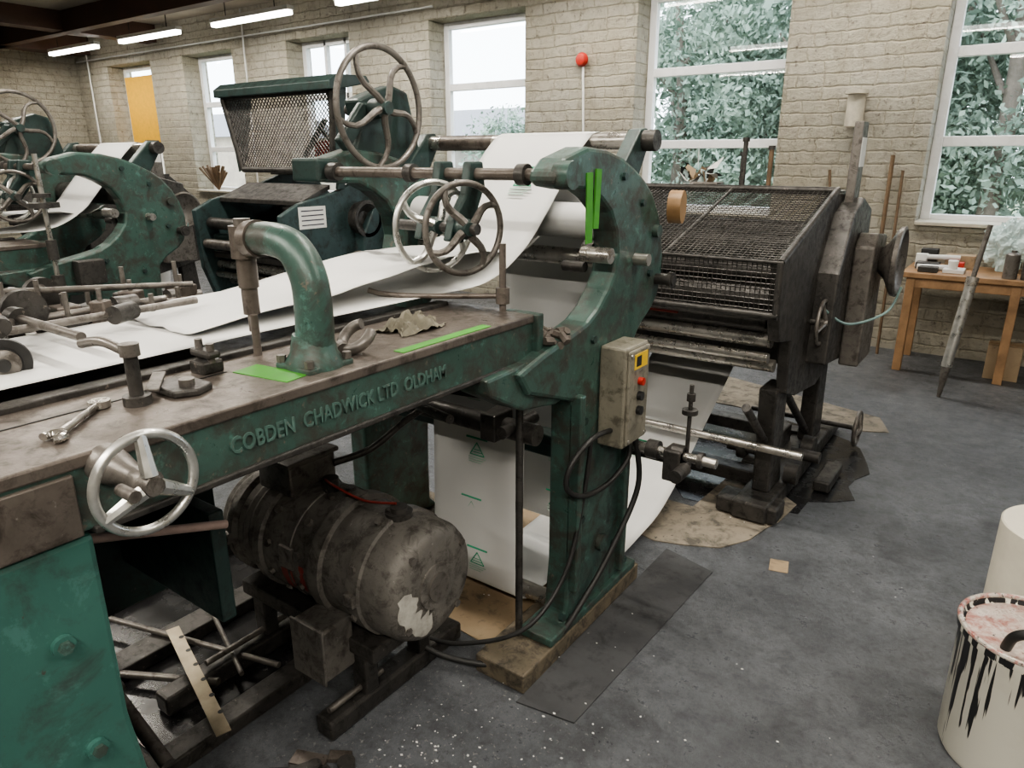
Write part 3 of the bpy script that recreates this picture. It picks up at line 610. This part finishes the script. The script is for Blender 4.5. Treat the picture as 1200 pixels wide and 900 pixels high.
for (x0,x1,a0,a1) in ((-1.66,-1.61,185,215),(-1.575,-1.555,175,205),(-1.50,-1.485,215,250)):
    vs=[];fs=[]
    for i in range(5):
        for j in range(9):
            a=math.radians(a0+(a1-a0)*j/8);xx=x0+(x1-x0)*i/4+.012*noise.noise(V((i*2,j*.9,x0*50)))
            rad=.1805 if xx<-1.53 else .1935
            vs.append((xx,my+math.cos(a)*rad,mz+math.sin(a)*rad))
    for i in range(4):
        for j in range(8): a=i*9+j;fs.append((a,a+1,a+10,a+9))
    mk(m,'red_paint_patch',vs,fs,MRED,True)
box(m,'feet',(-1.92,-1.30),(my-.16,my+.16),(.22,.27),DARK,.006)
multi(m,'mounting_posts',[((-1.9,-1.84),(my-.14,my-.09),(.07,.23)),((-1.42,-1.36),(my-.14,my-.09),(.07,.23)),((-1.9,-1.84),(my+.09,my+.14),(.07,.23)),((-1.42,-1.36),(my+.09,my+.14),(.07,.23))],DARK,.006)
multi(m,'slide_rails',[((-1.90,-1.83),(.80,1.6),(.005,.07)),((-1.43,-1.36),(1.02,1.6),(.005,.07))],DARK,.01)
cyls(m,'rail_bolts',[((-1.86,.95,.09),(-1.86,1.25,.09),.01),((-1.39,1.04,.09),(-1.39,1.25,.09),.01)],IRON)
jk=G('steel_rule',(-1.8,.9,.06));box(jk,'blade',(-2.1,-1.53),(.87,.91),(.105,.108),plain('rule_brass',(.36,.31,.23),.4,.6),0,('Z',-17))
cyls(jk,'holes',[((-2.02+.08*i,.965-.0235*i,.1075),(-2.02+.08*i,.965-.0235*i,.1085),.008) for i in range(6)],BLACK)
fr_=P1
multi(fr_,'base_rails',[((-2.6,-2.5),(.5,1.9),(0,.06)),((-1.7,-1.62),(.45,1.25),(0,.05)),((-2.2,-2.1),(.45,1.6),(0,.05)),((-2.3,-1.5),(.62,.68),(0,.04))],DARK,.006)
cyls(fr_,'loose_rods',[((-1.7,.62,.3),(-1.47,.62,.2),.017),((-2.4,.9,.06),(-1.7,1.1,.06),.010),((-2.3,1.2,.05),(-1.75,1.0,.07),.008),((-2.2,.75,.03),(-1.8,.95,.05),.012)],IRON)
cyl(fr_,'rod_knob',(-1.72,.62,.31),(-1.69,.62,.295),.028,IRON)
cyl(fr_,'tie_bar',(-1.38,.44,.92),(-1.38,.80,.80),.010,PINKBAR);cyl(fr_,'tie_bar_b',(-1.7,.44,.95),(-1.7,.78,.86),.008,PINKBAR)
flp=[(-2.5,.7),(-1.75,.7),(-1.72,1.2),(-2.0,1.55),(-2.5,1.5)];prism(fr_,'dark_floor_patch',flp,'z',.001,.003,OIL,0)  # flat near-black patch on the floor beneath the bed
for k in range(12):
    x=-1.40+random.random()*.2;y=.86+random.random()*.14;s=.01+random.random()*.015
    box(fr_,'scrap_%d'%k,(x-s*2,x+s*2),(y-s,y+s),(0.001,.008+random.random()*.012),DARK if k%2 else BROWNST,.002,('Z',random.random()*180))
cyls(fr_,'scrap_discs',[((-1.27,.99,.001),(-1.27,.99,.02),.025),((-1.33,.93,0.001),(-1.33,.93,.025),.02)],DARK,20)
vs=[];fs=[]
for k in range(420):
    a=random.random()*6.28;r=abs(random.gauss(0,.42));x=-1.05+math.cos(a)*r*1.1;y=1.1+math.sin(a)*r
    if k%4==0: x=random.uniform(-1.0,2.4);y=random.uniform(.8,5.5)
    if x<-1.25 and y<1.7: continue
    s=random.uniform(.0015,.0045);t=random.random()*3;o=len(vs)
    for q in range(4): vs.append((x+math.cos(t+q*1.57)*s*(1.4 if q%2 else .8),y+math.sin(t+q*1.57)*s,.0085 if (x<-.8 and y>1.45) else .002))
    fs.append((o,o+1,o+2,o+3))
chips=mk(None,'paper_dust_chips',vs,fs,WHITE);chips.parent=FL
# ---------------------------------------------------------------- floor sheets
def flat(name,poly,z,mat,z0=.001):
    o=G(name,(poly[0][0],poly[0][1],0));prism(o,'sheet',poly,'z',z0,z,mat,0)
flat('rubber_floor_mat',[(-1.03,1.46),(-.84,1.49),(-.80,2.51),(-1.025,2.57)],.005,MAT)
flat('cardboard_sheet',[(-1.8,1.66),(-1.25,1.62),(-1.24,2.5),(-1.25,2.65),(-1.7,2.65),(-1.95,2.5)],.004,CARDCL)
flat('cardboard_sheet',[(-1.5,2.7),(-1.40,3.0),(-1.25,3.0),(-1.08,3.0),(-1.05,3.6),(-.9,3.5),(-.68,3.31),(-.70,3.1),(-.73,3.0),(-.76,2.85),(-.84,2.71),(-.98,2.64),(-1.1,2.6)],.006,CARD)
flat('cardboard_sheet',[(-2.2,4.7),(-1.7,5.2),(-.57,4.87),(-.48,4.62),(-.62,4.55),(-.9,4.55),(-1.8,4.55)],.005,CARD)
flat('paper_scrap',[(-.62,2.66),(-.55,2.68),(-.57,2.77),(-.64,2.75)],.003,CARDCL)
o_=[]
for k in range(36):
    a=k/36*6.283;r=1+.30*noise.noise(V((math.cos(a)*2.5,math.sin(a)*2.5,4)));o_.append((-1.05+math.cos(a)*.58*r,3.78+math.sin(a)*.68*r))
st=prism(None,'ink_stain_puddle',o_,'z',.001,.004,OIL,0);st.parent=FL
# ---------------------------------------------------------------- printing units
def unit(openlid,ink):
    u=G('mesh_guarded_printing_unit',(-1.25,3.6,0))
    bodymat=BGREEN if openlid else DARK
    prof=[(2.95,.62),(2.87,.85),(2.85,1.25),(3.0,1.32),(3.3,1.38),(3.65,1.50),(3.95,1.43),(4.15,1.25),(4.2,.6),(3.7,.5),(3.2,.5)] if openlid else [(2.93,.88),(2.87,1.0),(2.85,1.21),(2.95,1.24),(3.65,1.445),(3.95,1.43),(4.15,1.25),(4.2,.6),(3.7,.5),(3.3,.55),(3.14,.6),(3.10,.85)]
    for nm,x0,x1 in (('near_side_plate',-.80,-.75),('far_side_plate',-1.75,-1.70)):
        prism(u,nm,prof,'x',x0,x1,bodymat,.006)
    box(u,'inner_body',(-1.70,-.80),(3.25,4.1),(.70,.98),DARK,.01)
    L=[]
    for y,z,r in ((3.05,1.03,.05),(3.18,1.12,.045),(3.35,1.06,.07),(3.55,1.2,.06),(3.75,1.25,.05),(3.9,1.1,.08)):
        L.append(((-.8,y,z),(-1.7,y,z),r))
    cyls(u,'ink_rollers',L,DARK,24)
    for y,z,r in ((3.0,.865,.032),(2.97,.795,.022),(3.08,.735,.028)): cyl(u,'steel_roller',(-.80,y,z),(-1.75,y,z),r,STEEL)
    cyl(u,'lower_shaft',(-.62,3.0,.38),(-1.8,3.0,.38),.018,STEEL)
    box(u,'ink_tray',(-1.68,-.82),(2.94,3.2),(.92,.96),DARK,.006)
    if not openlid:
        box(u,'ink_residue',(-1.66,-1.2),(2.93,2.95),(.945,.955),ink,.003)
        meshpanel(u,'front_mesh',[(-1.73,2.86,1.0),(-.77,2.86,1.0),(-.77,2.85,1.21),(-1.73,2.85,1.21)],48,10,.0024,DARK)
        meshpanel(u,'top_mesh',[(-1.73,2.85,1.215),(-.77,2.85,1.215),(-.77,3.65,1.45),(-1.73,3.65,1.45)],44,36,.0026,DARK)
        cyls(u,'guard_frame',[((-1.74,2.85,1.0),(-.75,2.85,1.0),.016),((-1.74,2.85,1.212),(-.75,2.85,1.212),.008),((-1.74,3.66,1.455),(-.75,3.66,1.455),.016),((-1.74,2.85,1.21),(-1.74,3.66,1.455),.014),((-.76,2.85,1.21),(-.76,3.66,1.455),.016),((-1.74,2.85,1.0),(-1.74,2.85,1.21),.014),((-.76,2.85,1.0),(-.76,2.85,1.21),.014),((-1.25,2.85,1.21),(-1.25,3.66,1.455),.008)],DARK)
        box(u,'top_rear_cover',(-1.74,-.76),(3.68,3.95),(1.43,1.45),DARK,.004)
        box(u,'cover_plate',(-1.5,-1.35),(3.7,3.8),(1.45,1.48),IRON,.004)
    else:
        xl,xr=-1.72,-.60
        meshpanel(u,'lid_mesh',[(xl+.05,3.25,1.53),(xr-.10,3.25,1.53),(xr,3.2,2.0),(xl-.03,3.2,2.0)],34,15,.0046,DARK,True)
        cyls(u,'lid_frame',[((xl+.05,3.25,1.52),(xr-.10,3.25,1.52),.02),((xl,3.2,2.0),(xr,3.2,2.0),.018),((xl+.05,3.25,1.52),(xl-.03,3.2,2.0),.022),((xr-.10,3.25,1.52),(xr,3.2,2.0),.022)],DARK)
        prism(u,'lid_hood',[(3.14,2.0),(3.14,2.05),(3.2,2.09),(3.45,2.10),(3.48,2.06),(3.2,2.0)],'x',xl-.05,xr+.05,DKGREEN,.006)
        prism(u,'lid_side_l',[(3.25,1.5),(3.2,2.02),(3.42,2.06),(3.33,1.6)],'x',xl-.01,xl+.01,DKGREEN,.004)
        prism(u,'lid_side_r',[(3.25,1.5),(3.2,2.02),(3.36,2.06),(3.30,1.6)],'x',xr-.06,xr-.04,DKGREEN,.004)
        prism(u,'lid_support',[(3.3,1.4),(3.36,1.4),(3.42,1.75),(3.36,1.75)],'x',xr-.15,xr-.12,DKGREEN,.004)
        box(u,'red_tub',(-1.3,-1.12),(3.6,3.75),(1.52,1.72),RED,.01)
        box(u,'shelf_behind_lid',(-1.7,-.8),(3.5,3.9),(1.48,1.51),DARK,.004)
        cyls(u,'lid_actuator',[((-1.5,3.6,1.52),(-1.1,3.55,1.85),.02),((-1.0,3.7,1.52),(-1.2,3.6,1.8),.015)],GREEN2,12)
        cyls(u,'front_roller',[((-.82,2.95,1.16),(-1.68,2.95,1.16),.04)],DARK,24)
        cyls(u,'front_roller_grey',[((-.82,2.90,1.02),(-1.68,2.90,1.02),.035)],IRON,24)
        box(u,'front_trough',(-1.68,-.82),(2.95,3.1),(1.03,1.08),DKGREEN,.01)
        prism(u,'deck_cover',[(3.05,1.30),(3.3,1.40),(3.3,1.43),(3.05,1.33)],'x',-1.7,-.8,DARK,.004)
        box(u,'notice_sheet',(-.749,-.746),(2.98,3.2),(1.16,1.30),WHITE,0)
        for k in range(4): box(u,'notice_text_%d'%k,(-.746,-.745),(3.0,3.18),(1.27-.03*k,1.278-.03*k),SIGNT,0)
        lathe(u,'round_port',(-.75,3.50,1.20),(1,0,0),[(0,.11),(.04,.11),(.06,.125),(.09,.125),(.09,.10),(.04,.05),(.04,0)],DARK,36)
    prism(u,'gear_housing',[(3.42,.68),(3.45,1.1),(3.62,1.36),(3.8,1.42),(4.02,1.36),(4.06,.9),(3.95,.62)],'x',-.76,-.66,bodymat,.01)
    prism(u,'drive_case',[(3.7,.62),(3.7,1.2),(3.78,1.26),(4.0,1.24),(4.02,.62)],'x',-.66,-.57,IRON,.01)
    lathe(u,'cone_pulley',(-.62,3.9,1.12),(1,0,0),[(0,.05),(.04,.05),(.08,.09),(.11,.15),(.12,.165),(.14,.17),(.145,.155),(.13,.14),(.10,.08),(.09,.02)],DARK if openlid else IRON)
    wheel(u,'side_handwheel',(-.70,3.42,.88),(1,0,0),.1,.009,4,IRON,.025,.05,.008,.0)
    cyl(u,'side_wheel_axle',(-.70,3.42,.88),(-.8,3.42,.88),.014,DARK)
    wheel(u,'floor_handwheel',(-.60,4.22,.13),(1,0,0),.095,.011,3,IRON,.025,.05,.01,.0)
    cyl(u,'floor_wheel_axle',(-.6,4.22,.13),(-1.2,4.22,.13),.014,DARK)
    box(u,'upright_plate',(-.74,-.70),(3.74,3.86),(1.3,1.76),IRON,.005)
    box(u,'upright_note',(-.70,-.697),(3.75,3.85),(1.56,1.69),WHITE,0)
    for x0 in (-.86,-1.76):
        prism(u,'leg',[(3.15,.10),(3.35,.10),(3.30,.3),(3.28,.62),(3.1,.62),(3.14,.3)],'x',x0,x0+.08,bodymat,.008)
        prism(u,'rear_leg',[(3.95,.1),(4.15,.1),(4.1,.62),(3.95,.62)],'x',x0,x0+.08,bodymat,.008)
        prism(u,'base_foot',[(3.0,0.012),(4.5,0.012),(4.5,.05),(4.2,.1),(3.0,.1)],'x',x0-.04,x0+.12,bodymat,.01)
        cyl(u,'brace',(x0+.04,3.3,.6),(x0+.04,4.0,.12),.02,DARK);cyl(u,'brace_b',(x0+.04,3.15,.35),(x0+.04,2.8,.62),.018,DARK)
    cyls(u,'lower_gears',[((-.76,3.35,.14),(-.70,3.35,.14),.05),((-.8,3.6,.15),(-.66,3.6,.15),.03),((-.78,3.75,.14),(-.72,3.75,.14),.06),((-1.0,3.5,.15),(-1.04,3.5,.15),.05),((-1.1,3.5,.15),(-.85,3.5,.15),.018)],DARK,20)
    box(u,'base_crossbar',(-1.72,-.8),(3.3,3.4),(.05,.12),DARK,.006);box(u,'base_crossbar_b',(-1.72,-.8),(4.0,4.1),(.05,.12),DARK,.006)
    box(u,'foot_block',(-.98,-.7),(3.02,3.16),(0.012,.09),DARK,.01)
    multi(u,'base_ink_blocks',[((-1.0,-.9),(3.42,3.6),(.012,.12)),((-.66,-.58),(3.5,3.8),(.012,.07)),((-.95,-.88),(3.7,3.9),(.012,.2))],DARK,.01)
    tube(u,'blue_hose',[(-.7,3.4,.95),(-.62,3.6,.85),(-.5,3.85,.88),(-.46,3.9,1.0)],.006,plain('hose_%s'%ink.name,(.2,.3,.29),.4))
    if not openlid:
        for i,(x,y,h) in enumerate(((-1.27,3.85,.24),(-1.15,3.9,.2),(-1.3,3.92,.17))):
            cyl(u,'upright_rod_%d'%i,(x,y,1.44),(x,y,1.44+h),.012,DKWOOD if i==1 else DARK)
            cyl(u,'rod_brush_%d'%i,(x,y,1.44+h),(x,y,1.46+h),.018,DARK)
    return u
unit(False,MRED)
OX=-3.06;unit(True,BLACK);OX=-6.2;unit(False,BLACK);OX=0
pp=G('crumpled_wrappers',(-1.5,3.9,1.46))
for k in range(30):
    x=-1.60+random.random()*.2;y=3.74+random.random()*.16;z=1.455+random.random()*.09;s=.035+random.random()*.04
    a=[V((random.gauss(0,1),random.gauss(0,1),random.gauss(0,.9))).normalized()*s for _ in range(2)]
    mk(pp,'wrapper_%d'%k,[(x,y,z),tuple(V((x,y,z))+a[0]),tuple(V((x,y,z+.03))+a[0]+a[1]),tuple(V((x,y,z))+a[1])],[(0,1,2),(0,2,3)],[WHITE,CARDCL,PLASTIC,BLACK,WHITE,DARK][k%6])
for nm,x,y,mt,hh in (('plastic_bucket',-8.8,4.65,WHITE,.34),('yellow_jug',-7.3,2.5,CARDCL,.45),('plastic_bucket',-8.2,5.2,WHITE,.3)):
    q=G(nm,(x,y,0));lathe(q,'body',(x,y,0),(0,0,1),[(0,.13),(hh*.95,.16),(hh,.17),(hh*.98,.14)],mt,28)
    tube(q,'handle',[(x-.16,y,hh*.9),(x-.1,y-.1,hh*1.15),(x+.1,y-.1,hh*1.15),(x+.16,y,hh*.9)],.006,IRON)
df=G('dried_flower_bunch',(-10.9,6.7,1.1));cyls(df,'stems',[((-10.8,6.93,1.10),(-10.8+random.gauss(0,.13),6.9+random.gauss(0,.05),1.38+random.random()*.12),.006,.018,6) for _ in range(26)],DKWOOD)
# ---------------------------------------------------------------- table right
t=G('workbench_table',(.25,6.45,0))
box(t,'top',(-.74,1.3),(6.12,6.78),(.735,.775),WOOD,.006)
box(t,'apron',(-.70,1.26),(6.16,6.18),(.66,.735),WOOD,.004)
for x in (-.7,1.2):
    for y in (6.15,6.7): box(t,'leg',(x,x+.06),(y,y+.06),(0,.74),WOOD,.004)
box(t,'middle_leg',(-.03,.03),(6.15,6.21),(0,.74),WOOD,.004)
ct=G('bench_clutter',(-.5,6.4,.78))
for i,(x,y,w_,d,h,mt) in enumerate(((-.68,6.36,.16,.12,.05,DARK),(-.5,6.55,.2,.14,.10,CARDCL),(-.48,6.22,.14,.16,.03,PAPER),(-.68,6.60,.12,.1,.13,BLACK),(-.64,6.18,.13,.1,.04,DARK),(-.46,6.42,.1,.08,.06,RED),(-.70,6.50,.08,.07,.10,WHITE))):
    box(ct,'item_%d'%i,(x,x+w_),(y,y+d),(.776,.776+h),mt,.004)
cyls(ct,'rolled_papers',[((-.66,6.30,.80),(-.40,6.36,.80),.022),((-.62,6.47,.86),(-.40,6.52,.86),.02)],PAPER,16)
lathe(ct,'white_tub',(-.42,6.26,.806),(0,0,1),[(0,.03),(.06,.035),(.065,.03)],WHITE,24)
for i,(x,y,r,h) in enumerate(((-.06,6.19,.045,.2),(.05,6.20,.045,.24),(.16,6.19,.045,.22))):
    q=G('spray_can',(x,y,.776));lathe(q,'can',(x,y,.776),(0,0,1),[(0,r),(h*.85,r),(h*.92,r*.7),(h*.93,r*.4),(h,r*.4)],IRON)
for k,(x,y,z,s) in enumerate(((-.10,6.58,.98,.14),(.22,6.56,1.02,.15))):
    bg=G('polythene_bag',(x,y,z))
    bm=bmesh.new();bmesh.ops.create_icosphere(bm,subdivisions=5,radius=1)
    for v in bm.verts:
        q=v.co.copy();n=1+.45*noise.noise(q*1.7+V((k*5,0,0)))+.30*noise.noise(q*4.5)+.14*noise.noise(q*11)
        v.co=V((x,y,z))+V((q.x*s*1.0,q.y*s*.8,q.z*s*1.25))*n;v.co.z=max(v.co.z,.778)
    me=bpy.data.meshes.new('bag');bm.to_mesh(me);bm.free();me.materials.append(PLASTIC);o=bpy.data.objects.new('bag_%d'%k,me);C.objects.link(o);o.parent=bg;o.matrix_parent_inverse=Matrix.Translation(-bg.location)
cbx=G('cardboard_box',(0,6.35,0));box(cbx,'carton',(-.10,.12),(6.3,6.5),(0,.26),CARDCL,.003);box(cbx,'tape',(-.101,.121),(6.38,6.41),(.0,.262),BUFF,0)
gp=G('long_metal_tube',(-.3,5.6,0))
cyl(gp,'tube_body',(-.305,5.6,.22),(-.255,5.66,.82),.034,SILVER);cyl(gp,'tube_tail',(-.315,5.59,0.0),(-.305,5.6,.22),.012,IRON,r2=.03);cyl(gp,'tube_rod',(-.255,5.66,.82),(-.215,5.70,1.18),.016,IRON)
cyl(gp,'tube_clip',(-.258,5.655,.78),(-.253,5.662,.84),.038,STEEL)
br=G('wooden_battens',(-.9,6.7,0));cyls(br,'sticks',[((-.98,6.6,0),(-1.02,6.8,1.62),.017),((-.88,6.6,0),(-.93,6.8,1.5),.012),((-1.25,6.55,0),(-1.5,6.82,1.5),.012)],DKWOOD,8)
# ---------------------------------------------------------------- bucket + roll
def bucketmat():
    m,nt,b=newmat('ink_dripped_white_tin')
    tc=nd(nt,'ShaderNodeTexCoord').outputs['Object']
    mp=nd(nt,'ShaderNodeMapping');mp.inputs['Scale'].default_value=(48,48,2.6);nt.links.new(tc,mp.inputs[0])
    n=noise_n(nt,mp.outputs[0],1,3,.5)
    sp=nd(nt,'ShaderNodeSeparateXYZ');nt.links.new(tc,sp.inputs[0])
    mr=nd(nt,'ShaderNodeMapRange');mr.inputs[1].default_value=.40;mr.inputs[2].default_value=.05;mr.inputs[3].default_value=.09;mr.inputs[4].default_value=-.14;nt.links.new(sp.outputs[2],mr.inputs[0])
    a=nd(nt,'ShaderNodeMath',operation='ADD');nt.links.new(n,a.inputs[0]);nt.links.new(mr.outputs[0],a.inputs[1])
    n2=noise_n(nt,tc,5,4,.6)
    c=mixc(nt,ramp(nt,n2,[(.5,g(0)),(.8,g(.5))]),(.68,.66,.58),(.5,.45,.36))
    c=mixc(nt,ramp(nt,a.outputs[0],[(.535,g(0)),(.555,g(1))]),c,(.02,.02,.022))
    nt.links.new(c,b.inputs['Base Color']);b.inputs['Roughness'].default_value=.35
    return m
bk=G('paint_bucket',(.20,2.1,0))
lathe(bk,'tin',(.20,2.1,0),(0,0,1),[(0,.155),(.02,.165),(.37,.168),(.38,.175),(.40,.175),(.405,.168),(.385,.16),(.38,.0)],bucketmat(),48)
RIM=worn('ink_stained_rim',(.55,.53,.48),(.4,.38,.34),(.3,.04,.03),(.02,.02,.02),12,.1,.35,.5,.6)
lathe(bk,'lid_disc',(.20,2.1,.383),(0,0,1),[(0,.155),(.004,.155),(.006,.15),(.006,0)],worn('stained_lid',(.42,.34,.3),(.5,.44,.4),(.25,.06,.04),(.05,.04,.04),6,.1,.3,.5,.64),40)
tube(bk,'lid_rim',[(.20+math.cos(a)*.17,2.1+math.sin(a)*.17,.402) for a in [i*math.pi/12 for i in range(24)]],.007,RIM,3,8,True)
tube(bk,'handle_bracket',[(.14,2.0,.39),(.15,1.98,.44),(.18,1.97,.465),(.22,1.97,.46),(.26,1.98,.42)],.013,BLACK)
pr=G('paper_roll',(.26,2.8,0));lathe(pr,'roll',(.29,2.8,0),(0,0,1),[(0,.19),(.005,.195),(.41,.195),(.415,.19),(.415,.04),(.37,.04)],plain('cream_paper',(.60,.565,.48),.6,0,.08),48)
# ---------------------------------------------------------------- world
w=bpy.data.worlds.new('world');bpy.context.scene.world=w;w.use_nodes=True
bgn=w.node_tree.nodes['Background'];bgn.inputs[0].default_value=(.82,.91,1.0,1);bgn.inputs[1].default_value=5.5
sc=bpy.context.scene
sc.view_settings.view_transform='AgX'
try: sc.view_settings.look='AgX - Medium High Contrast'
except Exception: pass
sc.view_settings.exposure=0.35
